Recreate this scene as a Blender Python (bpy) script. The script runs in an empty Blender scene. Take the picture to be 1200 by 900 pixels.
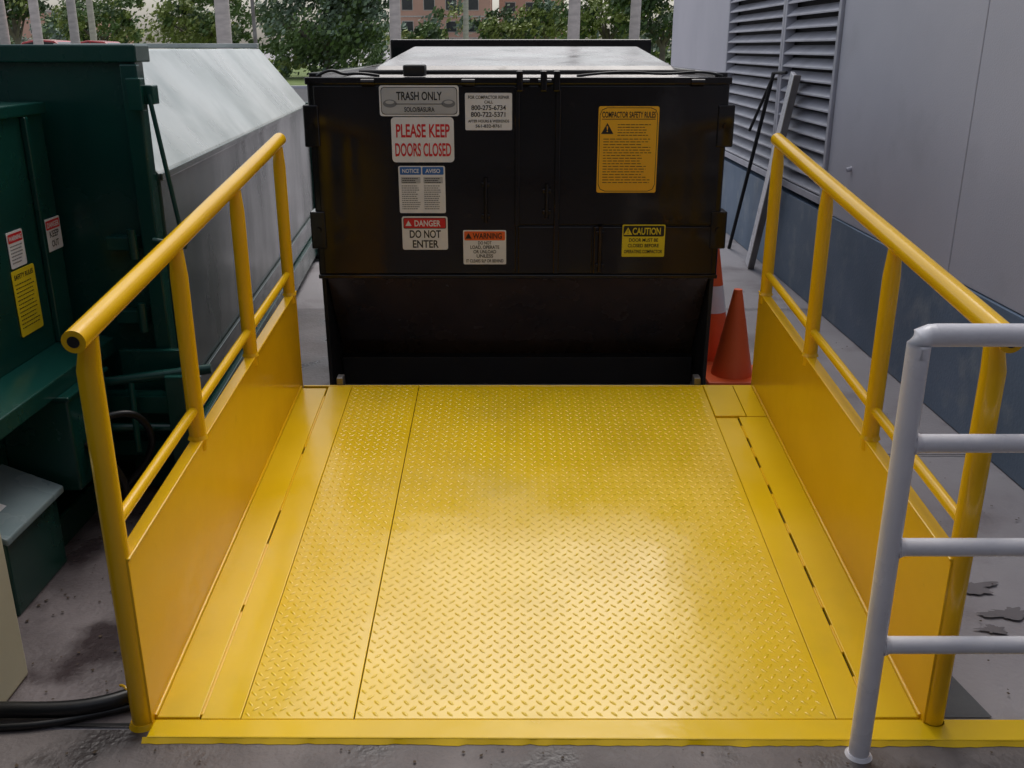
import bpy, math, random
from mathutils import Vector, Matrix, noise
random.seed(7)
S=bpy.context.scene
# ---------------------------------------------------------------- helpers
def link(o,parent=None):
    S.collection.objects.link(o)
    if parent: o.parent=parent
    return o
def group(name,loc=(0,0,0),rot=(0,0,0)):
    e=bpy.data.objects.new(name,None); e.empty_display_size=.1
    e.location=loc; e.rotation_euler=rot
    return link(e)
def mesh(name,v,f,mat,parent=None,smooth=False,bevel=0,segs=2,mats=None,mi=None):
    m=bpy.data.meshes.new(name); m.from_pydata([tuple(p) for p in v],[],f)
    for mm in (mats or [mat]): m.materials.append(mm)
    if mi: m.polygons.foreach_set('material_index',mi)
    if smooth: m.polygons.foreach_set('use_smooth',[True]*len(m.polygons))
    m.update()
    o=bpy.data.objects.new(name,m); link(o,parent)
    if bevel:
        b=o.modifiers.new('b','BEVEL'); b.width=bevel; b.segments=segs; b.limit_method='ANGLE'
    return o
BF=[(0,3,2,1),(4,5,6,7),(0,1,5,4),(1,2,6,5),(2,3,7,6),(3,0,4,7)]
def box(name,lo,hi,mat,parent=None,bevel=.004):
    x0,y0,z0=lo;x1,y1,z1=hi
    v=[(x0,y0,z0),(x1,y0,z0),(x1,y1,z0),(x0,y1,z0),(x0,y0,z1),(x1,y0,z1),(x1,y1,z1),(x0,y1,z1)]
    return mesh(name,v,BF,mat,parent,bevel=bevel)
def hexa(name,v,mat,parent=None,bevel=.003):
    return mesh(name,v,BF,mat,parent,bevel=bevel)
def prism(name,poly,axis,a,b,mat,parent=None,bevel=.004):
    def P(p,t):
        return (t,p[0],p[1]) if axis=='x' else ((p[0],t,p[1]) if axis=='y' else (p[0],p[1],t))
    n=len(poly); v=[P(p,a) for p in poly]+[P(p,b) for p in poly]
    f=[tuple(range(n)),tuple(range(2*n-1,n-1,-1))]+[(i,i+n,(i+1)%n+n,(i+1)%n) for i in range(n)]
    o=mesh(name,v,f,mat,parent,bevel=bevel)
    import bmesh
    bm=bmesh.new(); bm.from_mesh(o.data); bmesh.ops.recalc_face_normals(bm,faces=bm.faces); bm.to_mesh(o.data); bm.free()
    return o
def tube(name,pts,rad,mat,parent=None,seg=20,cap=True):
    pts=[Vector(p) for p in pts]
    if not isinstance(rad,(list,tuple)): rad=[rad]*len(pts)
    v=[];f=[]
    for i,p in enumerate(pts):
        d=(pts[min(i+1,len(pts)-1)]-pts[max(i-1,0)]).normalized()
        up=Vector((0,0,1)) if abs(d.z)<.9 else Vector((0,1,0))
        a=d.cross(up).normalized(); b=d.cross(a).normalized()
        for k in range(seg):
            t=2*math.pi*k/seg; v.append(p+(a*math.cos(t)+b*math.sin(t))*rad[i])
    for i in range(len(pts)-1):
        for k in range(seg):
            k2=(k+1)%seg; f.append((i*seg+k,i*seg+k2,(i+1)*seg+k2,(i+1)*seg+k))
    o=mesh(name,v,f,mat,parent,smooth=True)
    if cap:
        for idx in (0,len(pts)-1):
            c=[v[idx*seg+k] for k in range(seg)]
            if idx==0: c=c[::-1]
            mesh(name+'_end',c,[tuple(range(seg))],mat,parent)
    return o
def hose(name,pts,r,mat,parent=None):
    c=bpy.data.curves.new(name,'CURVE'); c.dimensions='3D'; c.bevel_depth=r; c.bevel_resolution=5; c.resolution_u=10
    s=c.splines.new('NURBS'); s.points.add(len(pts)-1)
    for q,p in zip(s.points,pts): q.co=(*p,1)
    s.use_endpoint_u=True; s.order_u=3
    c.materials.append(mat)
    return link(bpy.data.objects.new(name,c),parent)
# ---------------------------------------------------------------- materials
def mat(name,c1,c2=None,rough=.5,rvar=0.,scale=3.,bump=0.,bscale=40.,metal=0.,detail=6,lo=.35,hi=.65,coat=0.,spots=None,sscale=6,slo=.6,shi=.7,srough=None,stretch=None,spec=.5,bdist=.01):
    m=bpy.data.materials.new(name); m.use_nodes=True
    N=m.node_tree.nodes; L=m.node_tree.links; P=N['Principled BSDF']
    P.inputs['Metallic'].default_value=metal; P.inputs['Coat Weight'].default_value=coat
    P.inputs['Coat Roughness'].default_value=.08; P.inputs['Specular IOR Level'].default_value=spec
    tc=N.new('ShaderNodeTexCoord'); co=tc.outputs['Object']
    if stretch:
        mp=N.new('ShaderNodeMapping'); mp.inputs['Scale'].default_value=stretch; L.new(co,mp.inputs['Vector']); co=mp.outputs[0]
    def nz(s,d=6):
        n=N.new('ShaderNodeTexNoise'); n.inputs['Scale'].default_value=s; n.inputs['Detail'].default_value=d; L.new(co,n.inputs['Vector']); return n.outputs['Fac']
    def mr(src,a,b,c,d):
        r=N.new('ShaderNodeMapRange'); r.inputs[1].default_value=a;r.inputs[2].default_value=b;r.inputs[3].default_value=c;r.inputs[4].default_value=d
        L.new(src,r.inputs[0]); return r.outputs[0]
    def mix(f,a,b):
        x=N.new('ShaderNodeMix'); x.data_type='RGBA'; L.new(f,x.inputs[0])
        for s,i in ((a,6),(b,7)):
            if isinstance(s,tuple): x.inputs[i].default_value=(*s,1)
            else: L.new(s,x.inputs[i])
        return x.outputs[2]
    c2=c2 or tuple(k*.8 for k in c1)
    n1=nz(scale,detail); f=mr(n1,lo,hi,0,1); col=mix(f,c1,c2)
    ro=mr(nz(scale*1.7+.3),.3,.7,max(.02,rough-rvar),min(1,rough+rvar))
    if spots:
        sf=mr(nz(sscale,8),slo,shi,0,1); col=mix(sf,col,spots)
        if srough is not None:
            x=N.new('ShaderNodeMix'); x.data_type='FLOAT'; L.new(sf,x.inputs[0]); L.new(ro,x.inputs[2]); x.inputs[3].default_value=srough; ro=x.outputs[0]
    L.new(col,P.inputs['Base Color']); L.new(ro,P.inputs['Roughness'])
    if bump:
        b=N.new('ShaderNodeBump'); b.inputs['Strength'].default_value=bump; b.inputs['Distance'].default_value=bdist
        L.new(nz(bscale,4),b.inputs['Height']); L.new(b.outputs[0],P.inputs['Normal'])
    return m
YEL=mat('yellow_paint',(.90,.53,.008),(.85,.49,.007),rough=.17,rvar=.05,scale=4,bump=.10,bscale=12,spots=(.62,.34,.01),sscale=16,slo=.70,shi=.88)
YFL=mat('yellow_floor_paint',(.88,.58,.009),(.80,.52,.008),rough=.19,rvar=.08,scale=2.0,bump=.12,bscale=8,spots=(.62,.42,.012),sscale=3.0,slo=.56,shi=.95,srough=.30)
BLK=mat('black_paint',(.006,.005,.006),(.010,.008,.009),rough=.12,rvar=.05,scale=2,bump=.13,bscale=4,spots=(.024,.018,.017),sscale=9,slo=.68,shi=.85,srough=.4)
BLKD=mat('black_dull',(.008,.007,.008),(.005,.004,.004),rough=.6,rvar=.1)
BRN=mat('black_ramp_reflection',(.050,.032,.023),(.026,.017,.013),rough=.25,rvar=.08,scale=3,bump=.1,bscale=10)  # brown in the base colour stands in for the reflected yellow ramp
ROOF=mat('container_roof_paint',(.46,.43,.42),(.28,.26,.25),rough=.25,rvar=.1,scale=2,bump=.1,bscale=6,spots=(.12,.10,.09),sscale=5)
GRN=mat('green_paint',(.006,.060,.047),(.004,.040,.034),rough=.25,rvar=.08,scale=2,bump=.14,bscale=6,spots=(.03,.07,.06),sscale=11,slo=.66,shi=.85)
GSID=mat('green_side_sky_sheen',(.075,.098,.095),(.042,.062,.060),rough=.22,rvar=.08,scale=1.5,bump=.1,bscale=4,spots=(.11,.12,.115),sscale=5,slo=.55,shi=.9,stretch=(1,1,.4))  # green paint lightened to put the sky reflection into its colour
GTOP=mat('green_top_sky_glare',(.54,.57,.56),(.34,.38,.37),rough=.22,rvar=.1,scale=1.3,bump=.08,bscale=6,spots=(.18,.22,.21),sscale=3,slo=.50,shi=.85)  # pale base colour imitates bright sky mirrored in the green top
WHT=mat('white_paint',(.82,.81,.85),(.74,.73,.78),rough=.3,rvar=.06,scale=6,bump=.05,bscale=60,spots=(.46,.42,.38),sscale=14,slo=.70,shi=.85)
WALL=mat('wall_panel',(.57,.56,.62),(.52,.515,.575),rough=.6,rvar=.05,scale=1.2,bump=.12,bscale=120,spots=(.42,.42,.46),sscale=2.2,slo=.6,shi=.95)
BAND=mat('blue_grey_base',(.16,.225,.32),(.12,.18,.26),rough=.55,rvar=.08,scale=2,bump=.2,bscale=60,spots=(.27,.32,.37),sscale=5,slo=.54,shi=.8)
LOUV=mat('louver_metal',(.50,.50,.56),(.41,.41,.46),rough=.45,scale=5)
DARK=mat('dark_gap',(.012,.012,.014),rough=.8)
CON=mat('concrete',(.40,.38,.405),(.28,.26,.28),rough=.7,rvar=.12,scale=.9,bump=.35,bscale=70,detail=12,spots=(.16,.13,.135),sscale=2.3,slo=.52,shi=.72,srough=.35)
CON2=mat('dock_concrete',(.19,.165,.16),(.105,.09,.088),rough=.65,rvar=.12,scale=3,bump=.4,bscale=60,detail=12,spots=(.05,.040,.040),sscale=4,slo=.50,shi=.64,srough=.35)
RUB=mat('black_rubber',(.012,.012,.013),rough=.35)
CRM=mat('cream_enamel',(.66,.63,.46),(.60,.57,.41),rough=.4,bump=.05)
GRYT=mat('grey_cover',(.26,.33,.35),(.18,.25,.27),rough=.25,rvar=.1,bump=.1)
ORG=mat('cone_orange',(.92,.14,.03),(.80,.11,.025),rough=.45)
SW=mat('sign_white',(.82,.82,.84),(.76,.76,.78),rough=.35,scale=10)
SR=mat('sign_red',(.68,.02,.03),rough=.4); SB=mat('sign_blue',(.03,.15,.50),rough=.4); SO=mat('sign_orange',(.85,.14,.03),rough=.4)
SY=mat('sign_yellow',(.90,.48,.02),(.86,.44,.02),rough=.35); SY2=mat('sign_caution_yellow',(.85,.66,.02),rough=.4)
SK=mat('sign_black',(.012,.012,.014),rough=.5); SG=mat('sign_grey',(.20,.21,.23),rough=.5); SL=mat('sign_lightgrey',(.50,.51,.53),rough=.5)
TEAL=mat('teal_print',(.02,.35,.36),rough=.5)
STL=mat('bare_steel',(.30,.29,.28),(.18,.16,.15),rough=.4,metal=.7)
# ---------------------------------------------------------------- ground
big=450
mesh('ground',[(-big,-30,-.004),(big,-30,-.004),(big,700,-.004),(-big,700,-.004)],[(0,1,2,3)],CON)
GRS=mat('grass_mat',(.16,.22,.05),(.10,.15,.035),rough=.9,scale=.6,bump=.3,bscale=20)
mesh('grass',[(-200,46,.002),(200,46,.002),(200,100,.002),(-200,100,.002)],[(0,1,2,3)],GRS)
ASP=mat('asphalt',(.06,.06,.065),(.045,.045,.05),rough=.85,scale=2,bump=.2)
mesh('road',[(-200,30,.001),(200,30,.001),(200,44,.001),(-200,44,.001)],[(0,1,2,3)],ASP)
box('kerb',(-200,44,-.02),(200,44.2,.12),WALL,bevel=.02)
mesh('dock_floor',[(-6,-4,.0),(6,-4,.0),(6,2.09,.0),(-6,2.09,.0)],[(0,1,2,3)],CON2)
SHD=mat('patched_concrete',(.20,.172,.178),(.115,.098,.103),rough=.5,rvar=.15,scale=2.2,bump=.35,bscale=55,detail=12,spots=(.055,.042,.045),sscale=3.4,slo=.50,shi=.66,srough=.22)
mesh('concrete_apron',[(-6,2.112,.0),(-.99,2.112,.0),(-.99,6.40,.0),(-6,6.40,.0)],[(0,1,2,3)],SHD)
PATCH=mat('slab_shadow_dark',(.10,.105,.115),(.075,.078,.088),rough=.7,bump=.3,bscale=50)  # dark colour for a shadow painted on the slab beside the railing
mesh('painted_slab_shadow',[(1.13,2.14,.0),(1.30,2.14,.0),(1.22,2.62,.0),(1.13,2.62,.0)],[(0,1,2,3)],PATCH)
WET=mat('wet_concrete',(.22,.20,.21),(.16,.145,.15),rough=.14,rvar=.05,scale=4,bump=.15,bscale=40)
def blotch(name,cx,cy,rx,ry,seed):
    pts=[]
    for k in range(64):
        a=2*math.pi*k/64; r=1+.8*noise.noise(Vector((math.cos(a)*1.6+seed,math.sin(a)*1.6,seed)))+.4*noise.noise(Vector((math.cos(a)*5+seed,math.sin(a)*5,2)))
        pts.append((cx+math.cos(a)*rx*r,cy+math.sin(a)*ry*r,.0035))
    return mesh(name,pts,[tuple(range(64))],WET)
blotch('puddle',1.53,2.80,.10,.035,3.1); blotch('puddle',1.60,2.64,.08,.03,8.4); blotch('puddle',1.50,2.55,.04,.02,6.1)
j=group('pavement_joints')
for nm,a,b in (('joint_1',(-6,2.10),(-.99,2.112)),('joint_2',(1.15,3.9),(2.1,3.908)),('joint_3',(-6,6.4),(2.1,6.41))):
    mesh(nm,[(a[0],a[1],.004),(b[0],a[1],.004),(b[0],b[1],.004),(a[0],b[1],.004)],[(0,1,2,3)],DARK,j)
v=[];f=[]
for i in range(520):
    if random.random()<.5: x,y=random.uniform(-1.6,-1.0),random.uniform(2.15,4.5)
    elif random.random()<.5: x,y=random.uniform(1.15,2.08),random.uniform(2.1,7)
    else: x,y=random.uniform(-1.5,1.5),random.uniform(1.8,2.01)
    s=random.uniform(.002,.007); a=random.random()*6.3; q=len(v)
    for k in range(4):
        t=a+k*math.pi/2; r=s*random.uniform(.6,1.2); v.append((x+math.cos(t)*r,y+math.sin(t)*r,.0038+random.random()*.003))
    f.append((q,q+1,q+2,q+3))
mesh('grit',v,f,mat('grit_mat',(.10,.07,.045),(.05,.035,.025),rough=.9))
# ---------------------------------------------------------------- unseen dock wall and canopy, added to block sky and darken reflections
DB=group('unseen_dock_blocker')
DW=mat('blocker_wall_mat',(.30,.29,.30),(.25,.24,.25),rough=.8,bump=.2)
box('blocker_wall',(-9,-4.4,0),(2.0,-4.1,4.6),DW,DB)
box('blocker_canopy',(-9,-4.1,3.7),(2.0,-1.6,4.0),DW,DB)
box('added_dock_door',(-3.2,-4.08,.05),(.8,-4.04,3.2),SG,DB)
for k in range(7): box('added_door_rib_%d'%k,(-3.2,-4.038,.4+k*.42),(.8,-4.02,.43+k*.42),DW,DB)
for xx in (-8.8,-4.2): box('added_column',(xx,-1.9,0),(xx+.25,-1.65,3.69),DW,DB)
# ---------------------------------------------------------------- yellow ramp
R=group('yellow_loading_ramp')
SL_=.122
def rz(y): return .012+SL_*(y-2.115)
def slab(name,x0,x1,y0,y1,off,th,m=YFL,bev=.002):
    v=[(x0,y0,rz(y0)+off-th),(x1,y0,rz(y0)+off-th),(x1,y1,rz(y1)+off-th),(x0,y1,rz(y1)+off-th),
       (x0,y0,rz(y0)+off),(x1,y0,rz(y0)+off),(x1,y1,rz(y1)+off),(x0,y1,rz(y1)+off)]
    return hexa(name,v,m,R,bev)
Y0,Y1=2.118,4.10
slab('underbed',-.95,1.085,Y0+.03,Y1-.01,-.012,.05,DARK)
slab('tread_plate_narrow',-.727,-.4250,Y0,Y1,0,.008)
slab('tread_plate_main',-.4225,.868,Y0,Y1,0,.008)
slab('smooth_strip_l',-.834,-.7285,Y0,Y1,.001,.010)
slab('edge_strip_l',-.955,-.838,Y0,Y1-.03,.006,.014)
slab('smooth_strip_r',.8695,.962,Y0,3.80,.001,.010)
slab('hinge_patch_r',.8695,1.0,3.806,Y1,.008,.016)
slab('edge_strip_r',.968,1.092,Y0,3.80,.006,.014)
slab('edge_strip_r2',1.004,1.092,3.806,Y1,.006,.014)
slab('nose_angle',-.95,1.09,Y1+.001,Y1+.012,.002,.09)
y=2.16
for k in range(9):
    L_=random.uniform(.06,.13); slab('weld_%d'%k,.961,.970,y,y+L_,.005,.01,YEL,.002); y+=L_+random.uniform(.05,.12)
for k,(a,b) in enumerate(((2.13,2.55),(2.58,2.9),(3.1,3.5),(3.55,4.0))):
    slab('weld_l%d'%k,-.841,-.831,a,b,.003,.01,YEL,.002)
prism('front_lip',[(-.955+0,2.045),(1.7,2.03),(1.7,2.116),(-.955,2.116)],'z',.001,.014,YFL,R,.004)
v=[];f=[];n_=130
for i in range(n_):
    x=-.965+i*(2.665/(n_-1)); yb=2.045-.015*i/(n_-1)
    w_=.010+.006*noise.noise(Vector((x*9,3,1)))+.006*noise.noise(Vector((x*31,3,5)))
    v+=[(x,yb-w_,.0012),(x,yb+.002,.0125)]
    if i: f.append((2*i-2,2*i,2*i+1,2*i-1))
mesh('lip_bevel',v,f,YFL,R,smooth=True)
v=[];f=[]
ang=math.atan(SL_); p=.0285
def loz(cx,cy,sgn):
    L_,W_,H=.0135,.0042,.0018
    a=math.radians(45)*sgn+random.uniform(-.03,.03)
    ca,sa=math.cos(a),math.sin(a)
    base=len(v)
    for (u,w,h) in ((-L_,0,0),(-L_*.45,-W_,0),(L_*.45,-W_,0),(L_,0,0),(L_*.45,W_,0),(-L_*.45,W_,0),
                    (-L_*.62,0,H),(-L_*.35,-W_*.4,H),(L_*.35,-W_*.4,H),(L_*.62,0,H),(L_*.35,W_*.4,H),(-L_*.35,W_*.4,H)):
        x=cx+u*ca-w*sa; y=cy+(u*sa+w*ca)*math.cos(ang)
        v.append((x,y,rz(y)+h-.0001))
    b=base
    f.append((b+6,b+7,b+8,b+9,b+10,b+11))
    for k in range(6): f.append((b+k,b+(k+1)%6,b+6+(k+1)%6,b+6+k))
def lozfield(x0,x1,p):
    q=p/math.sqrt(2); m_=.013
    nx=int((x1-x0-2*m_)/q); ny=int((Y1-Y0-.03)/q)
    for a in range(nx+1):
        for b in range(ny+1):
            if (a+b)%2: continue
            loz(x0+m_+a*q,Y0+.017+b*q,1 if (a%2) else -1)
lozfield(-.727,-.425,p*.93); lozfield(-.4225,.868,p)
mesh('tread_pattern',v,f,YFL,R,smooth=True)
def side(tag,X,s):
    inn,out=(X,X+s*.010)
    a,b=min(inn,out),max(inn,out)
    def topz(y): return rz(y)+.49-.03*(y-2.1)
    prism('panel_'+tag,[(2.10,.001),(4.12,.001),(4.12,topz(4.12)),(2.10,topz(2.10))],'x',a,b,YEL,R,.002)
    xa,xb=(X-.004,X+.036) if s>0 else (X-.036,X+.004)
    hexa('panel_flange_'+tag,[(xa,2.10,topz(2.1)),(xb,2.10,topz(2.1)),(xb,4.13,topz(4.13)),(xa,4.13,topz(4.13)),
        (xa,2.10,topz(2.1)+.008),(xb,2.10,topz(2.1)+.008),(xb,4.13,topz(4.13)+.008),(xa,4.13,topz(4.13)+.008)],YEL,R)
    n_=60; pts=[(X-s*.002,2.12+1.96*i/n_,rz(2.12+1.96*i/n_)+.008) for i in range(n_+1)]
    tube('weld_bead_'+tag,pts,[.007+.0015*noise.noise(Vector((i*.9,X,0))) for i in range(n_+1)],YEL,R,8)
    box('panel_end_'+tag,(min(X,X+s*.05),4.121,.05),(max(X,X+s*.05),4.131,topz(4.12)-.002),YEL,R)
    rx=X+s*.018
    def railz(y): return 1.10+SL_*(y-2.1)
    for i,y in enumerate((2.745,3.40,4.08)):
        z0=topz(y)-.03; z1=railz(y)
        tube('post_%s_%d'%(tag,i+2),[(rx,y,z0),(rx,y,z1-.10),(rx,y,z1-.015)],[.0255,.0255,.019],YEL,R)
        tube('post_weld_%s_%d'%(tag,i+2),[(rx,y,topz(y)+.006),(rx,y,topz(y)+.018)],[.031,.026],YEL,R)
    tube('post_%s_1'%tag,[(rx+s*.012,2.115,.0),(rx+s*.012,2.115,1.0),(rx,2.115,1.085)],[.0285,.0285,.021],YEL,R)
    tube('post_collar_'+tag,[(rx+s*.012,2.115,.0),(rx+s*.012,2.115,.014)],[.038,.031],YEL,R)
    ys=2.035
    tube('top_rail_'+tag,[(rx,ys,railz(ys)),(rx,4.12,railz(4.12))],.0275,YEL,R,28)
    d=Vector((0,-1,-SL_)).normalized(); c=Vector((rx,ys,railz(ys)))+d*.0015
    tube('rail_bore_'+tag,[c-d*.0,c+d*.0006],.014,DARK,R)
    tube('rail_tip_'+tag,[(rx,4.12,railz(4.12)),(rx,4.137,railz(4.137))],[.0275,.012],YEL,R)
    tube('mid_rail_'+tag,[(rx,2.12,topz(2.12)+.105),(rx,4.08,topz(4.08)+.10)],.0155,YEL,R)
side('l',-.957,-1); side('r',1.094,1)
box('ramp_tab_a',(-.80,4.113,.18),(-.77,4.17,.29),STL,R); box('ramp_tab_b',(.83,4.113,.18),(.86,4.17,.29),STL,R)
# ---------------------------------------------------------------- white railing
W=group('white_pipe_railing')
wy=1.995; wx=.888
tube('post',[(wx,wy,0),(wx,wy,1.095)],.0255,WHT,W,28)
tube('corner',[(wx,wy,1.07),(wx,wy,1.10),(wx+.004,wy,1.113),(wx+.02,wy,1.119),(wx+.05,wy,1.12)],.0255,WHT,W,28)
tube('top_bar',[(wx+.03,wy,1.12),(2.05,wy,1.12)],.0255,WHT,W,28)
for i,z in enumerate((.865,.60,.33)):
    tube('bar_%d'%i,[(wx,wy,z),(2.05,wy,z)],.0215,WHT,W,24)
    tube('weld_%d'%i,[(wx+.02,wy,z),(wx+.034,wy,z)],[.027,.022],WHT,W,24)
tube('post_b',[(2.06,wy,0),(2.06,wy,1.12)],.0255,WHT,W,28)
tube('base_ring',[(wx,wy,0),(wx,wy,.008)],[.034,.028],WHT,W,28)
# ---------------------------------------------------------------- black compactor container
C=group('black_trash_compactor_container')
FY=4.60; XL,XR=-.945,1.003
box('front_plate',(XL,FY,.645),(XR,FY+.05,1.575),BLK,C,.008)
box('body',(XL+.03,FY+.06,.66),(XR-.03,8.0,1.56),BLK,C,.01)
prism('slanted_chute',[(FY+.01,.640),(FY+.055,.640),(4.98,.16),(4.94,.14)],'x',XL+.035,XR-.035,BRN,C,.003)
box('under_box',(XL+.04,4.86,.0),(XR-.04,7.9,.15),BLKD,C)
box('under_box2',(XL+.04,5.0,.151),(XR-.04,7.9,.64),BLKD,C)
for tag,x in (('l',XL+.01),('r',XR-.03)):
    prism('cheek_'+tag,[(FY+.005,.643),(FY+.03,.0),(5.0,.0),(5.0,.643)],'x',x,x+.02,BLKD,C,.003)
box('door_left',(XL+.03,FY-.012,.665),(.018,FY-.001,1.545),BLK,C,.004)
box('door_right',(.030,FY-.012,.905),(XR-.03,FY-.001,1.545),BLK,C,.004)
box('lower_panel_a',(.030,FY-.011,.665),(.388,FY-.001,.897),BLK,C,.004)
box('lower_panel_b',(.396,FY-.016,.665),(XR-.03,FY-.001,.897),BLK,C,.004)
box('top_rail',(XL-.005,FY-.02,1.55),(XR+.005,FY+.06,1.582),BLK,C,.005)
box('bottom_rail',(XL,FY-.018,.642),(XR,FY-.001,.662),BLK,C,.004)
box('upright_c',(.012,FY-.024,.90),(.036,FY-.0125,1.54),BLK,C,.004)
box('stiffener_1',(.20,FY-.026,.668),(.226,FY-.0125,1.53),BLK,C,.004)
for i,(x,a,b) in enumerate(((-.125,.92,1.13),(.165,.94,1.10),(.425,.68,.90))):
    tube('rod_%d'%i,[(x,FY-.028,a),(x,FY-.028,b)],.010,BLK,C,12)
    box('rod_clip_%d'%i,(x-.02,FY-.032,a+.02),(x+.02,FY-.012,a+.04),BLK,C)
    box('rod_clip2_%d'%i,(x-.02,FY-.032,b-.04),(x+.02,FY-.012,b-.02),BLK,C)
for i,x in enumerate((-.66,-.20,.05,.15,.85)):
    tube('hinge_%d'%i,[(x-.03,FY-.025,1.56),(x+.03,FY-.025,1.56)],.015,BLK,C,12)
    box('hinge_leaf_%d'%i,(x-.02,FY-.018,1.545),(x+.02,FY-.008,1.56),BLK,C)
for i,(xa,xb) in enumerate(((.02,.05),(.13,.16),(.19,.22))):
    box('hinge_ear_%d'%i,(xa,FY-.05,1.52),(xb,FY-.02,1.61),BLK,C,.005)
for tag,xa,xb in (('l',XL-.022,XL+.05),('r',XR-.05,XR+.028)):
    for k,(a,b) in enumerate(((1.27,1.46),(.79,.97))):
        box('side_lug_%s%d'%(tag,k),(xa,FY-.02,a),(xb,FY+.09,b),BLK,C,.006)
        tube('lug_pin_%s%d'%(tag,k),[((xa+xb)/2,FY-.035,(a+b)/2),((xa+xb)/2,FY-.015,(a+b)/2)],.014,BLK,C,10)
hexa('roof_hump',[(-.70,4.85,1.562),(.83,4.85,1.562),(.93,7.9,1.562),(-.85,7.9,1.562),(-.66,4.95,1.625),(.79,4.95,1.625),(.77,6.2,1.715),(-.60,6.2,1.715)],ROOF,C,.01)
hexa('roof_back',[(-.60,6.22,1.563),(.77,6.22,1.563),(.90,7.88,1.563),(-.80,7.88,1.563),(-.60,6.22,1.714),(.77,6.22,1.714),(.86,7.88,1.70),(-.75,7.88,1.70)],ROOF,C,.01)
box('roof_deck',(XL+.07,4.67,1.561),(XR-.07,7.98,1.566),ROOF,C,.002)
box('rear_bulkhead',(-.96,8.0,.1),(1.1,8.08,1.77),BLK,C,.01)
box('roof_edge_l',(XL,4.66,1.55),(XL+.06,8.0,1.60),BLK,C,.006)
box('roof_edge_r',(XR-.06,4.66,1.55),(XR,8.0,1.60),BLK,C,.006)
box('lock_box',(-.50,FY+.0,1.584),(-.40,FY+.12,1.635),BLKD,C,.008)
tube('roof_bar',[(-.72,FY+.13,1.60),(.86,FY+.13,1.60)],.011,BLKD,C,12)
hose('roof_cable',[(-.90,FY+.03,1.585),(-.84,FY+.02,1.62),(-.78,FY+.05,1.59),(-.7,FY+.03,1.60),(-.62,FY+.08,1.585)],.007,RUB,C)
hose('roof_cable_b',[(.3,FY+.05,1.585),(.5,FY+.02,1.61),(.7,FY+.05,1.59),(.9,FY+.04,1.61),(.97,FY+.02,1.585)],.006,RUB,C)
# ---------------------------------------------------------------- signs
def rrect(w,h,r,n=5):
    pts=[]
    for cx,cy,a0 in ((w/2-r,h/2-r,0),(-w/2+r,h/2-r,90),(-w/2+r,-h/2+r,180),(w/2-r,-h/2+r,270)):
        for k in range(n+1):
            a=math.radians(a0+90*k/n); pts.append((cx+r*math.cos(a),cy+r*math.sin(a)))
    return pts
def flat(name,poly,z,m,par,th=.0,off=(0,0)):
    poly=[(x+off[0],y+off[1]) for x,y in poly]
    n=len(poly)
    if th:
        v=[(x,y,z-th) for x,y in poly]+[(x,y,z) for x,y in poly]
        f=[tuple(range(n-1,-1,-1)),tuple(range(n,2*n))]+[(i,(i+1)%n,(i+1)%n+n,i+n) for i in range(n)]
    else: v=[(x,y,z) for x,y in poly]; f=[tuple(range(n))]
    return mesh(name,v,f,m,par)
def sign(name,loc,side_,w,h,base,els,r=.01):
    rot=(math.radians(90),0,math.radians(90) if side_ else 0)
    g=group(name,loc,rot)
    flat('plate',rrect(w,h,r),.002,base,g,.002)
    for i,e in enumerate(els):
        k=e[0]
        if k=='r':
            _,x,y,ww,hh,m,l=e
            flat('field_%d'%i,rrect(ww,hh,min(ww,hh)*.12,2),.002+.0006*l,m,g,0,(x,y))
        elif k=='p':
            _,pts,m,l=e; flat('symbol_%d'%i,pts,.002+.0006*l,m,g)
        elif k=='t':
            _,s,x,y,hh,ww,m,l=e
            c=bpy.data.curves.new('lettering','FONT'); c.body=s; c.align_x='CENTER'; c.size=hh/.70; c.resolution_u=4
            c.offset=hh*.03
            c.materials.append(m)
            o=bpy.data.objects.new('lettering_%d'%i,c); link(o,g)
            bpy.context.view_layer.update()
            dx=o.dimensions.x
            if ww and dx>0: o.scale=(ww/dx,1,1)
            o.location=(x,y-hh*.5,.002+.0006*l)
    return g
def tri(cx,cy,s): return [(cx-s*.58,cy-s*.5),(cx+s*.58,cy-s*.5),(cx,cy+s*.5)]
def lines(x,y,w,n,dy,m,l=2,th=.0035):
    out=[]
    for i in range(n):
        yy=y-i*dy; t=x-w/2; end=x+w/2-random.random()*w*.25
        while t<end:
            ww=min(random.uniform(.08,.22)*w*.6,end-t)
            if ww>.002: out.append(('r',t+ww/2,yy,ww,th,m,l))
            t+=ww+w*.022
    return out
FS=FY-.0135
def oval(cx,cy,a,b,n=20): return [(cx+a*math.cos(2*math.pi*k/n),cy+b*math.sin(2*math.pi*k/n)) for k in range(n)]
sign('trash_only_sign',(-.428,FS,1.478),0,.366,.136,SW,[('r',0,0,.352,.122,SK,1),('r',0,0,.346,.116,SL,2),
   ('t','TRASH ONLY',0,.022,.036,.21,SK,3),('t','SOLO/BASURA',0,-.038,.020,.14,SK,3),
   ('p',oval(-.135,-.012,.032,.018),SG,3),('p',oval(.135,-.012,.032,.018),SG,3),('p',oval(-.135,-.006,.02,.008),SL,4),('p',oval(.135,-.006,.02,.008),SL,4),
   ('r',0,-.014,.22,.003,SK,3)],.012)
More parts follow.
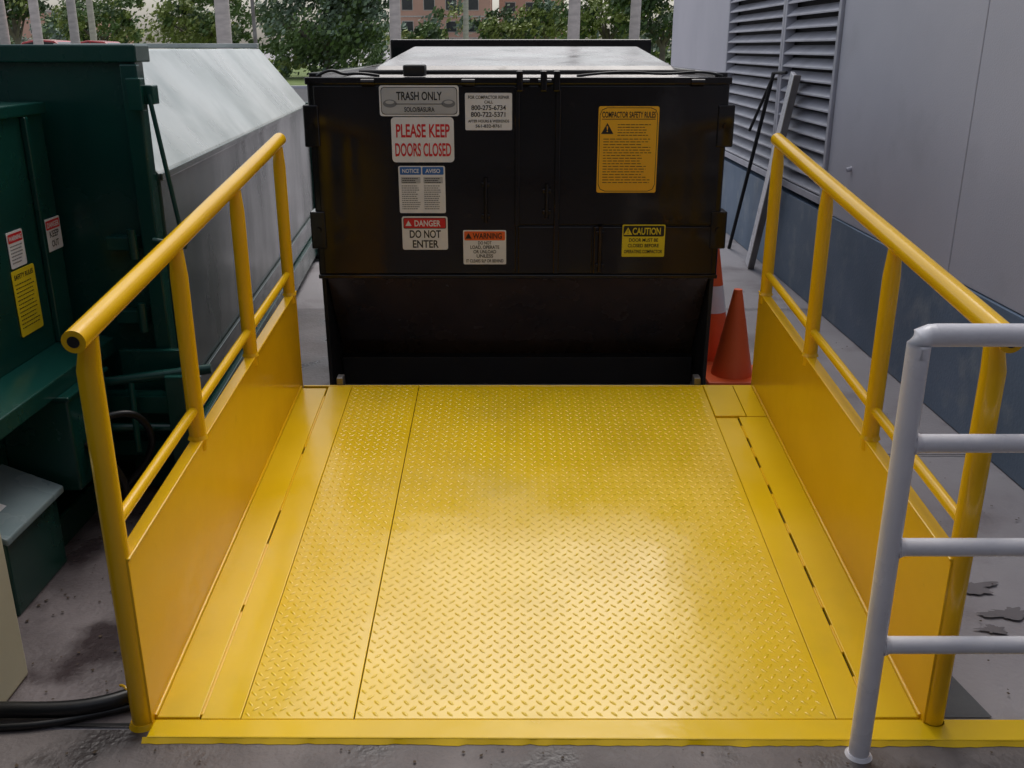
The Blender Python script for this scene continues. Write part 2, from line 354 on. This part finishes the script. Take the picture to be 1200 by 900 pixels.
sign('compactor_repair_sign',(-.108,FS,1.43),0,.217,.166,SW,[('t','FOR COMPACTOR REPAIR',0,.064,.014,.19,SK,1),('t','CALL',0,.043,.013,.04,SK,1),
   ('t','800-275-6734',0,.018,.021,.16,SK,1),('t','800-722-5371',0,-.012,.021,.16,SK,1),('t','AFTER HOURS & WEEKENDS',0,-.042,.012,.19,SK,1),('t','561-832-8761',0,-.064,.014,.12,SK,1)],.006)
sign('keep_doors_closed_sign',(-.416,FS,1.303),0,.291,.205,SW,[('t','PLEASE KEEP',0,.042,.058,.250,SR,1),('t','DOORS CLOSED',0,-.044,.058,.262,SR,1)],.018)
els=[('r',-.053,.088,.10,.036,SB,1),('r',.053,.088,.10,.036,SB,1),('t','NOTICE',-.053,.088,.018,.078,SW,2),('t','AVISO',.053,.088,.018,.07,SW,2)]
for x in (-.053,.053):
    els+=[('r',x,.045,.092,.03,SL,1)]+lines(x,.018,.088,12,.0098,SG,1,.004)+lines(x,.052,.08,3,.009,SK,2,.004)
sign('notice_aviso_sign',(-.426,FS,1.073),0,.22,.221,SW,els,.008)
sign('danger_sign',(-.419,FS,.866),0,.219,.161,SW,[('r',0,.048,.205,.052,SK,1),('r',0,.048,.199,.046,SR,2),('p',tri(-.078,.048,.026),SW,3),('t','DANGER',.012,.048,.028,.125,SW,3),
   ('t','DO NOT',0,-.004,.036,.15,SK,1),('t','ENTER',0,-.052,.036,.125,SK,1)],.01)
sign('warning_sign',(-.132,FS,.797),0,.207,.167,SW,[('r',0,.056,.197,.044,SO,1),('p',tri(-.078,.056,.028),SK,2),('t','WARNING',.014,.056,.026,.14,SK,2),
   ('t','DO NOT',0,.022,.015,.065,SK,1),('t','LOAD, OPERATE',0,.001,.016,.14,SK,1),('t','OR UNLOAD',0,-.021,.016,.11,SK,1),('t','UNLESS',0,-.042,.016,.08,SK,1),('t','IT CLEARS SLP OR BEHIND',0,-.066,.015,.18,SK,1)],.006)
sign('compactor_safety_rules_sign',(.541,FS-.002,1.257),0,.281,.395,SY,[('r',0,0,.269,.383,SK,1),('r',0,0,.264,.378,SY,2),('t','COMPACTOR SAFETY RULES',0,.160,.026,.248,SK,3),('r',0,.14,.25,.003,SK,3),('p',tri(-.098,.098,.05),SK,3),('t','!',-.098,.096,.026,.006,SY,4)]
   +lines(.035,.115,.17,5,.012,SK,3,.003)+lines(.0,.05,.23,17,.0125,SK,3,.003),.01)
sign('caution_sign',(.634,FS-.006,.83),0,.206,.156,SY2,[('r',0,.047,.196,.052,SK,1),('p',tri(-.076,.047,.036),SY2,2),('t','!',-.076,.045,.02,.004,SK,3),('t','CAUTION',.014,.047,.032,.135,SY2,2),
   ('t','DOOR MUST BE',0,.004,.016,.14,SK,1),('t','CLOSED BEFORE',0,-.023,.016,.15,SK,1),('t','OPERATING COMPACTOR',0,-.052,.016,.185,SK,1)],.006)
# ---------------------------------------------------------------- green container (long, at the left)
G=group('green_compactor_container')
th=math.radians(4.6)
def gp(u,w,z):
    return (-1.33-u*math.cos(th)-w*math.sin(th),3.66+w*math.cos(th),z)
sec=[(0,.22),(0,1.26),(.36,1.70),(2.0,1.70),(2.36,1.26),(2.36,.22)]
Lg=4.6
v=[gp(u,0,z) for u,z in sec]+[gp(u,Lg,z) for u,z in sec]; n=6
f=[(0,1,2,3,4,5),(11,10,9,8,7,6)]+[(i,i+n,(i+1)%n+n,(i+1)%n) for i in range(n)]
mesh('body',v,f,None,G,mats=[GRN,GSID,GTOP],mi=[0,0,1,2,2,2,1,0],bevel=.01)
def gbox(name,u0,u1,w0,w1,z0,z1,m,b=.004):
    v=[gp(u1,w0,z0),gp(u0,w0,z0),gp(u0,w1,z0),gp(u1,w1,z0),gp(u1,w0,z1),gp(u0,w0,z1),gp(u0,w1,z1),gp(u1,w1,z1)]
    return hexa(name,v,m,G,b)
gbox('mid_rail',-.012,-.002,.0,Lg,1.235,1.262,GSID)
gbox('skid_beam',-.03,.12,0,Lg,.06,.215,GRN)
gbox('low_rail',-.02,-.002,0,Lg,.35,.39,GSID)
gbox('rear_frame',-.02,.05,Lg+.002,Lg+.10,.1,1.28,GRN)
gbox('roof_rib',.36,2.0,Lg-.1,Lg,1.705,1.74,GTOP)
for w in (.5,4.45):
    a=Vector(gp(.0,w,.085)); d=Vector((.05,0,0))
    tube('wheel',[a+d+Vector((.02,0,0)),a-Vector((.03,0,0))],.085,RUB,G,20)
box('bulkhead',(-3.6,3.56,.12),(-1.335,3.65,1.715),GRN,G,.008)
box('bulkhead_top',(-3.6,3.53,1.66),(-1.315,3.67,1.72),GRN,G,.006)
box('bulkhead_edge',(-1.375,3.52,.30),(-1.315,3.558,1.655),GRN,G,.006)
box('latch_plate',(-1.314,3.50,1.52),(-1.26,3.56,1.585),GRN,G)
box('latch_tab',(-1.34,3.47,1.50),(-1.29,3.518,1.61),GRN,G)
tube('latch_rod',[(-1.275,3.50,1.555),(-1.21,3.50,1.02)],.0085,GRN,G,10)
tube('latch_hook',[(-1.32,3.49,1.04),(-1.20,3.49,1.02)],.012,GRN,G,10)
for i,z in enumerate((1.0,.72)):
    box('hinge_%d'%i,(-1.5,3.50,z),(-1.39,3.559,z+.05),GRN,G)
    tube('hinge_pin_%d'%i,[(-1.40,3.50,z-.03),(-1.40,3.50,z+.08)],.016,GRN,G,12)
# ---------------------------------------------------------------- green compactor (near left)
K=group('green_trash_compactor')
box('body',(-3.4,.6,.66),(-1.66,3.50,1.52),GRN,K,.008)
box('rim_top',(-3.4,.6,1.49),(-1.645,3.51,1.53),GRN,K,.005)
box('chute_back',(-3.3,2.9,1.531),(-2.3,3.5,1.66),GRN,K,.006)
prism('ledge',[(-1.658,.60),(-1.53,.60),(-1.53,.66),(-1.658,.70)],'y',.6,3.52,GRN,K,.004)
box('lower_body',(-3.4,.6,.14),(-1.74,3.54,.655),GRN,K,.006)
box('skid',(-3.4,.6,.0),(-1.62,3.9,.12),GRN,K,.006)
box('stiff_v1',(-1.659,3.33,.70),(-1.64,3.355,1.488),GRN,K)
box('valve_box',(-1.739,3.02,.25),(-1.50,3.34,.585),GRN,K,.008)
box('valve_box_lid',(-1.745,3.01,.586),(-1.49,3.35,.60),GRN,K,.004)
box('coupling_beam',(-1.70,3.38,.40),(-1.20,3.46,.47),GRN,K)
box('coupling_beam2',(-1.62,3.40,.22),(-1.22,3.47,.28),GRN,K)
box('coupling_post',(-1.30,3.37,.0),(-1.22,3.475,.55),GRN,K)
box('coupling_plate',(-1.5,3.48,.05),(-1.24,3.51,.62),GRN,K)
tube('ratchet',[(-1.62,3.36,.52),(-1.14,3.44,.56)],.02,GRN,K,12)
tube('ratchet_b',[(-1.62,3.34,.36),(-1.14,3.42,.33)],.017,GRN,K,12)
tube('ratchet_handle',[(-1.42,3.36,.53),(-1.40,3.30,.28)],.012,GRN,K,10)
hose('hyd_hose_a',[(-1.50,3.15,.45),(-1.38,3.2,.5),(-1.33,3.3,.36),(-1.4,3.35,.2),(-1.5,3.3,.1)],.013,RUB,K)
hose('hyd_hose_b',[(-1.50,3.10,.40),(-1.40,3.12,.3),(-1.42,3.2,.12),(-1.5,3.22,.08)],.013,RUB,K)
U=group('hydraulic_power_unit')
prism('housing',[(-2.1,.0),(-1.565,.0),(-1.565,.27),(-2.1,.50)],'y',2.62,2.97,GRN,U,.008)
v=[(-2.12,2.60,.505),(-1.545,2.60,.262),(-1.545,2.99,.262),(-2.12,2.99,.505),(-2.12,2.60,.53),(-1.545,2.60,.287),(-1.545,2.99,.287),(-2.12,2.99,.53)]
hexa('cover',v,GRYT,U,.006)
mesh('cover_label',[(-1.70,2.66,.3575),(-1.62,2.66,.3240),(-1.62,2.76,.3240),(-1.70,2.76,.3575)],[(0,1,2,3)],SW,U)
B=group('electrical_cabinet')
box('cabinet',(-1.80,2.06,.0),(-1.395,2.33,.62),CRM,B,.010)
box('door',(-1.78,2.05,.03),(-1.415,2.059,.60),CRM,B,.006)
tube('round_mark',[(-1.50,2.049,.50),(-1.50,2.046,.50)],.025,TEAL,B)
tube('round_mark_side',[(-1.394,2.13,.50),(-1.392,2.13,.50)],.025,TEAL,B)
sx=-1.658
sign('keep_out_label',(sx,3.44,1.075),1,.115,.115,SW,[('r',0,.035,.105,.032,SR,1),('t','DANGER',0,.035,.018,.09,SW,2),('t','KEEP',0,.002,.022,.07,SK,1),('t','OUT',0,-.032,.022,.055,SK,1)],.006)
sign('warning_label',(sx,3.165,1.075),1,.105,.12,SW,[('r',0,.038,.095,.03,SR,1),('t','WARNING',0,.038,.015,.085,SW,2)]+lines(0,.012,.085,6,.011,SG,1,.004),.006)
sign('safety_rules_label',(sx,3.18,.895),1,.155,.225,SY2,[('t','SAFETY RULES',0,.09,.016,.13,SK,1)]+lines(0,.065,.13,12,.0135,SK,1,.0032),.008)
# ---------------------------------------------------------------- hose on the floor
H=group('hydraulic_hose')
hose('hose',[(-2.3,2.10,.03),(-1.8,2.10,.03),(-1.45,2.135,.03),(-1.2,2.13,.03),(-1.08,2.16,.035),(-1.0,2.23,.03),(-1.01,2.5,.03)],.022,RUB,H)
hose('hose_b',[(-2.3,2.06,.012),(-1.8,2.06,.012),(-1.4,2.08,.012),(-1.2,2.10,.012),(-1.04,2.17,.012)],.010,RUB,H)
hose('hose_tie',[(-1.03,2.16,.02),(-1.05,2.19,.07),(-1.08,2.21,.05)],.004,YEL,H)
# ---------------------------------------------------------------- building on the right
Bd=group('grey_building')
X=2.11
def wallp(name,y0,y1,z0,z1,m,x=X,bev=.004): box(name,(x,y0,z0),(x+.2,y1,z1),m,Bd,bev)
wallp('base_band',-4,13.3,0,.66,BAND,X-.012)
segs=[(-4,.9),(.908,4.54),(4.548,6.50),(9.90,13.3)]
for i,(a,b) in enumerate(segs): wallp('panel_%d'%i,a,b,.664,3.2,WALL)
segs2=[(-4,.9),(.908,4.54),(4.548,8.2),(8.208,13.3)]
for i,(a,b) in enumerate(segs2): wallp('panel_up_%d'%i,a,b,3.208,6.4,WALL)
box('core',(X+.12,-3.95,.05),(12,13.25,6.35),DARK,Bd)
box('end_wall',(X,13.3,0),(12,13.4,6.4),WALL,Bd)
box('coping',(X-.05,-4.05,6.4),(12.1,13.45,6.5),WALL,Bd)
def louver(tag,y0,y1,z0,z1):
    box('louver_frame_a'+tag,(X-.02,y0,z0),(X+.06,y0+.05,z1),LOUV,Bd)
    box('louver_frame_b'+tag,(X-.02,y1-.05,z0),(X+.06,y1,z1),LOUV,Bd)
    box('louver_frame_c'+tag,(X-.02,y0+.05,z0),(X+.06,y1-.05,z0+.05),LOUV,Bd)
    box('louver_frame_d'+tag,(X-.02,y0+.05,z1-.05),(X+.06,y1-.05,z1),LOUV,Bd)
    box('louver_back'+tag,(X+.075,y0,z0),(X+.085,y1,z1),DARK,Bd)
    v=[];f=[];z=z0+.06
    while z<z1-.10:
        b=len(v)
        for (x,dz) in ((X-.016,0),(X-.016,.010),(X+.06,.066),(X+.06,.056)):
            v+= [(x,y0+.05,z+dz),(x,y1-.05,z+dz)]
        f+=[(b,b+1,b+3,b+2),(b+2,b+3,b+5,b+4),(b+4,b+5,b+7,b+6),(b+6,b+7,b+1,b)]
        z+=.090
    mesh('louver_slats'+tag,v,f,LOUV,Bd)
louver('1',6.51,7.84,.70,3.2); louver('2',7.85,9.89,.70,3.2)
tube('wall_spout',[(X+.01,6.05,1.0),(X-.03,6.05,.99)],.015,WALL,Bd,12)
Lb=group('leaning_board')
def stick(name,a,b,w,t,m,par):
    a=Vector(a);b=Vector(b);d=(b-a).normalized(); s=d.cross(Vector((1,0,0))).normalized(); nrm=d.cross(s).normalized()
    v=[]
    for p_ in (a,b):
        for (i,k) in ((-1,-1),(1,-1),(1,1),(-1,1)): v.append(p_+s*w/2*i+nrm*t/2*k)
    hexa(name,v,m,par,.003)
stick('board',(1.96,7.78,.0),(2.065,7.32,1.52),.16,.03,WHT,Lb)
stick('board_edge',(1.955,7.70,.0),(2.06,7.24,1.52),.02,.05,STL,Lb)
Lp=group('leaning_pole')
tube('pole',[(1.96,8.55,0),(2.07,7.95,1.52)],.016,DARK,Lp,12)
tube('pole_b',[(2.0,8.3,1.05),(2.07,7.92,1.52),(2.075,7.6,1.53)],.012,DARK,Lp,12)
# ---------------------------------------------------------------- cones
def cone(x,y,h,r,striped):
    g=group('traffic_cone',(x,y,0))
    box('base',(-r*1.35,-r*1.35,0),(r*1.35,r*1.35,.03),ORG,g,.008)
    rr=lambda t: r+(.022-r)*t
    tube('body_low',[(0,0,.03),(0,0,h*.45)],[rr(.03),rr(.45)],ORG,g,28,False)
    tube('stripe',[(0,0,h*.45),(0,0,h*.68)],[rr(.45)+.001,rr(.68)+.001],SW if striped else ORG,g,28,False)
    tube('body_top',[(0,0,h*.68),(0,0,h)],[rr(.68),.022],ORG,g,28)
cone(1.20,4.95,.50,.115,False); cone(1.135,5.28,.66,.13,True)
# ---------------------------------------------------------------- distance
L1=mat('leaf_mid',(.13,.20,.065),(.10,.16,.055),rough=.6,scale=.5)
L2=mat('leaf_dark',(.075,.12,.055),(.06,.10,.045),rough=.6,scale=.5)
L3=mat('leaf_light',(.30,.34,.10),(.22,.28,.08),rough=.6,scale=.5)
L4=mat('leaf_grey',(.19,.26,.19),(.15,.21,.15),rough=.6,scale=.5)
BARK=mat('bark',(.20,.17,.14),(.13,.11,.09),rough=.9,scale=4,bump=.4,bscale=20)
PBARK=mat('palm_bark',(.58,.53,.49),(.46,.42,.39),rough=.9,scale=3,bump=.5,bscale=12,stretch=(1,1,4))
def foliage(name,blobs,size,mats,parent=None):
    v=[];f=[];mi=[]
    for (c,r,n_) in blobs:
        nc=max(4,n_//60)
        for _ in range(nc):
            d=Vector((random.gauss(0,1),random.gauss(0,1),random.gauss(0,1))).normalized()*random.uniform(.45,1.0)
            cc=Vector((c[0]+d.x*r[0],c[1]+d.y*r[1],c[2]+d.z*r[2])); cr=.26*min(r)*random.uniform(.7,1.5)
            k=random.choices(range(len(mats)),weights=[3,2,1.4,1][:len(mats)])[0]
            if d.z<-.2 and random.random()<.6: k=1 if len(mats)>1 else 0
            for _ in range(n_//nc):
                e=Vector((random.gauss(0,.5),random.gauss(0,.5),random.gauss(0,.4)))*cr
                p_=cc+e
                if p_.z<.1: p_.z=random.uniform(.1,.4)
                a=Vector((random.gauss(0,1),random.gauss(0,1),random.gauss(0,1))).normalized()
                b_=a.orthogonal().normalized(); c_=a.cross(b_)
                s=size*random.uniform(.6,1.3); q=len(v)
                v+= [p_-b_*s,p_-c_*s*.5,p_+b_*s,p_+c_*s*.5]; f.append((q,q+1,q+2,q+3)); mi.append(k)
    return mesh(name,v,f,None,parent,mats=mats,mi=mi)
def tree(x,y,cz,r,n_,mats=(L1,L2,L3),th_=.25):
    g=group('broadleaf_tree',(x,y,0))
    tube('trunk',[(0,0,0),(.1,0,cz*.35),(0,.1,cz*.7)],[th_,th_*.75,th_*.45],BARK,g,12)
    for k in range(6):
        a=k*1.05+random.random(); 
        tube('limb_%d'%k,[(.05,0,cz*.35+k*.1),(math.cos(a)*r*.35,math.sin(a)*r*.35,cz*.8),(math.cos(a)*r*.75,math.sin(a)*r*.7,cz*1.05)],[th_*.45,th_*.3,.04],BARK,g,8)
    bl=[((0,0,cz),(r,r,r*.8),n_)]
    for k in range(5):
        a=random.random()*6.3; bl.append(((math.cos(a)*r*.7,math.sin(a)*r*.6,cz+random.uniform(-.4,.5)*r),(r*.45,r*.45,r*.4),n_//5))
    foliage('crown',bl,.17,list(mats),g)
def px(x,Y): return (x-600)/1120*(Y*.943)
tree(px(380,60),60,3.2,4.1,7500,(L4,L1,L2))
tree(px(235,66),66,3.4,3.0,3000,(L1,L3,L2))
tree(px(595,78),78,2.6,2.2,2600,(L3,L1,L2))
tree(px(505,72),72,1.9,1.6,1800,(L1,L2,L3),.15)
tree(px(640,84),84,3.6,2.4,2400,(L1,L3,L4))
tree(px(120,80),80,3.6,3.0,3000,(L1,L3,L2))
tree(px(20,62),62,4.8,2.4,2400,(L1,L2,L3))
tree(px(712,70),70,4.2,3.0,3000,(L1,L3,L2))
tree(px(775,64),64,4.0,3.2,3000,(L1,L2,L3))
bl=[]
for i in range(60):
    x=-52+i*1.5+random.uniform(-.6,.6)
    h=random.uniform(.5,1.6)
    bl.append(((x,random.uniform(66,92),h*.7),(1.7,1.2,h),380))
foliage('hedge',bl,.18,[L1,L3,L2])
bl=[]
for i in range(4):
    bl.append(((px(322+i*12,58),58+i*.4,.7),(.7,.6,.7+.15*i),420))
foliage('flowering_shrub',bl,.09,[L3,L1,L4])
bl=[]
for i in range(22):
    x=-75+i*6.5+random.uniform(-2,2); h=random.uniform(2,4.2)
    bl.append(((x,random.uniform(130,150),h),(5,4,h),900))
foliage('distant_trees',bl,.38,[L1,L4,L3])
def palm(x,y,h,r=.19):
    g=group('palm_tree',(x,y,0))
    n_=26; pts=[];rd=[]
    for i in range(n_):
        t=i/(n_-1); pts.append((math.sin(t*2)*.10,0,h*t)); rd.append(r*(1.25-.45*t)*(1.0+(.035 if i%2 else 0)))
    tube('trunk',pts,rd,PBARK,g,16)
    v=[];f=[]
    for k in range(14):
        a=k*2*math.pi/14+random.random()*.3; el=random.uniform(-.1,.9)
        for s in range(14):
            t=s/13; rr=t*2.6; z=h+math.sin(el)*rr*1.0-1.1*t*t*1.6
            c=Vector((math.cos(a)*rr*math.cos(el*.7),math.sin(a)*rr*math.cos(el*.7),z))
            side_=Vector((-math.sin(a),math.cos(a),0)); ln=.55*math.sin(math.pi*min(.98,t*.9+.08))
            fw=Vector((math.cos(a),math.sin(a),0))*.2
            for sg in (-1,1):
                q=len(v); v+= [c,c+side_*sg*ln+fw+Vector((0,0,-.25*ln)),c+fw*.45]; f.append((q,q+1,q+2))
    mesh('fronds',v,f,L1,g)
for xx,Y,h,r in ((44,30,8,.12),(88,40,9,.15),(262,30,8.5,.19),(462,31,8,.15),(670,31,8.6,.16),(741,33,8.4,.15),(545,62,8,.15),(110,55,9,.15),(6,44,9,.17)):
    palm(px(xx,Y),Y,h,r)
SLp=group('street_lamp',(px(300,36),36,0))
tube('pole',[(0,0,0),(0,0,7)],[.08,.05],STL,SLp,12); tube('arm',[(0,0,6.9),(.6,0,7.2),(1.3,0,7.2)],.035,STL,SLp,8)
box('head',(1.1,-.12,7.13),(1.7,.12,7.22),STL,SLp)
GLS=mat('window_glass',(.05,.055,.06),rough=.08)
def car(x,y,m,zs=1):
    g=group('parked_car',(x,y,0)); g.scale=(1,1,zs)
    prof=[(-2.15,.30),(-2.2,.62),(-2.05,.86),(-1.5,.93),(-.85,1.36),(-.2,1.44),(.55,1.40),(1.25,.98),(1.95,.86),(2.2,.66),(2.2,.32)]
    prism('body',prof,'y',-.85,.85,m,g,.05)
    prism('glass',[(-1.28,.95),(-.78,1.31),(-.2,1.385),(.5,1.345),(1.05,1.0)],'y',-.858,.858,GLS,g,.01)
    prism('windshield',[(.60,1.37),(1.27,.99),(1.24,.97),(.58,1.34)],'y',-.72,.72,GLS,g,.004)
    box('pillar',(-.15,-.864,.93),(-.07,.864,1.40),m,g)
    for wx_ in (-1.35,1.35):
        for s in (-1,1):
            tube('wheel',[(wx_,s*.66,.32),(wx_,s*.875,.32)],.32,RUB,g,20); tube('hub',[(wx_,s*.876,.32),(wx_,s*.885,.32)],.19,STL,g,14)
    box('lamp_f',(2.12,-.7,.62),(2.215,.7,.74),SW,g); box('lamp_r',(-2.215,-.75,.66),(-2.12,.75,.78),SR,g)
RED=mat('red_car_paint',(.50,.03,.03),rough=.25,coat=.5)
car(px(60,45),45,RED,1.42); car(px(118,47),47,RED,1.40)
AP=group('apartment_building')
PEA=mat('peach_stucco',(.66,.40,.30),(.60,.36,.27),rough=.85,scale=.5); PW=mat('trim_white',(.66,.60,.54),rough=.8)
def apt(x0,x1,y,h):
    box('block',(x0,y,0),(x1,y+14,h),PEA,AP,0)
    nx=int((x1-x0)/3.2)
    for fl in range(int(h/3)):
        z=.9+fl*3
        box('band',(x0-.05,y-.08,z+2.0),(x1+.05,y-.005,z+2.2),PW,AP,0)
        for i in range(nx):
            x=x0+1+i*3.2
            box('frame',(x-.1,y-.06,z-.1),(x+1.6,y-.004,z+1.5),PW,AP,0)
            box('window',(x,y-.09,z),(x+1.5,y-.061,z+1.4),GLS,AP,0)
    box('parapet',(x0-.2,y-.3,h),(x1+.2,y+14.2,h+.5),PW,AP,0)
apt(px(465,150),px(575,150),150,18); apt(px(585,160),px(660,160),160,15); apt(px(-60,165),px(120,165),165,7)
# ---------------------------------------------------------------- light
w=bpy.data.worlds.new('World'); S.world=w; w.use_nodes=True
N=w.node_tree.nodes; L=w.node_tree.links; bg=N['Background']
sky=N.new('ShaderNodeTexSky'); sky.sky_type='NISHITA'; sky.sun_disc=False
EL,AZ=math.radians(60),math.radians(14)
sky.sun_elevation=EL; sky.sun_rotation=AZ; sky.air_density=1.2; sky.dust_density=3; sky.ozone_density=1
hs=N.new('ShaderNodeHueSaturation'); hs.inputs['Saturation'].default_value=.40
L.new(sky.outputs[0],hs.inputs['Color']); L.new(hs.outputs[0],bg.inputs['Color']); bg.inputs['Strength'].default_value=.15
sun=bpy.data.lights.new('sun','SUN'); sun.energy=1.4; sun.angle=math.radians(42); sun.color=(1,.95,.89)
so=bpy.data.objects.new('sun',sun); link(so)
d=Vector((math.sin(AZ)*math.cos(EL),math.cos(AZ)*math.cos(EL),math.sin(EL)))
so.rotation_euler=d.to_track_quat('Z','Y').to_euler()
# ---------------------------------------------------------------- camera
cd=bpy.data.cameras.new('camera'); cd.sensor_width=36; cd.lens=33.6; cd.clip_start=.05; cd.clip_end=2000
co=bpy.data.objects.new('camera',cd); link(co); co.location=(0,0,1.71); co.rotation_euler=(math.radians(70.6),0,0)
S.camera=co
S.view_settings.view_transform='Standard'; S.view_settings.look='None'; S.view_settings.exposure=0
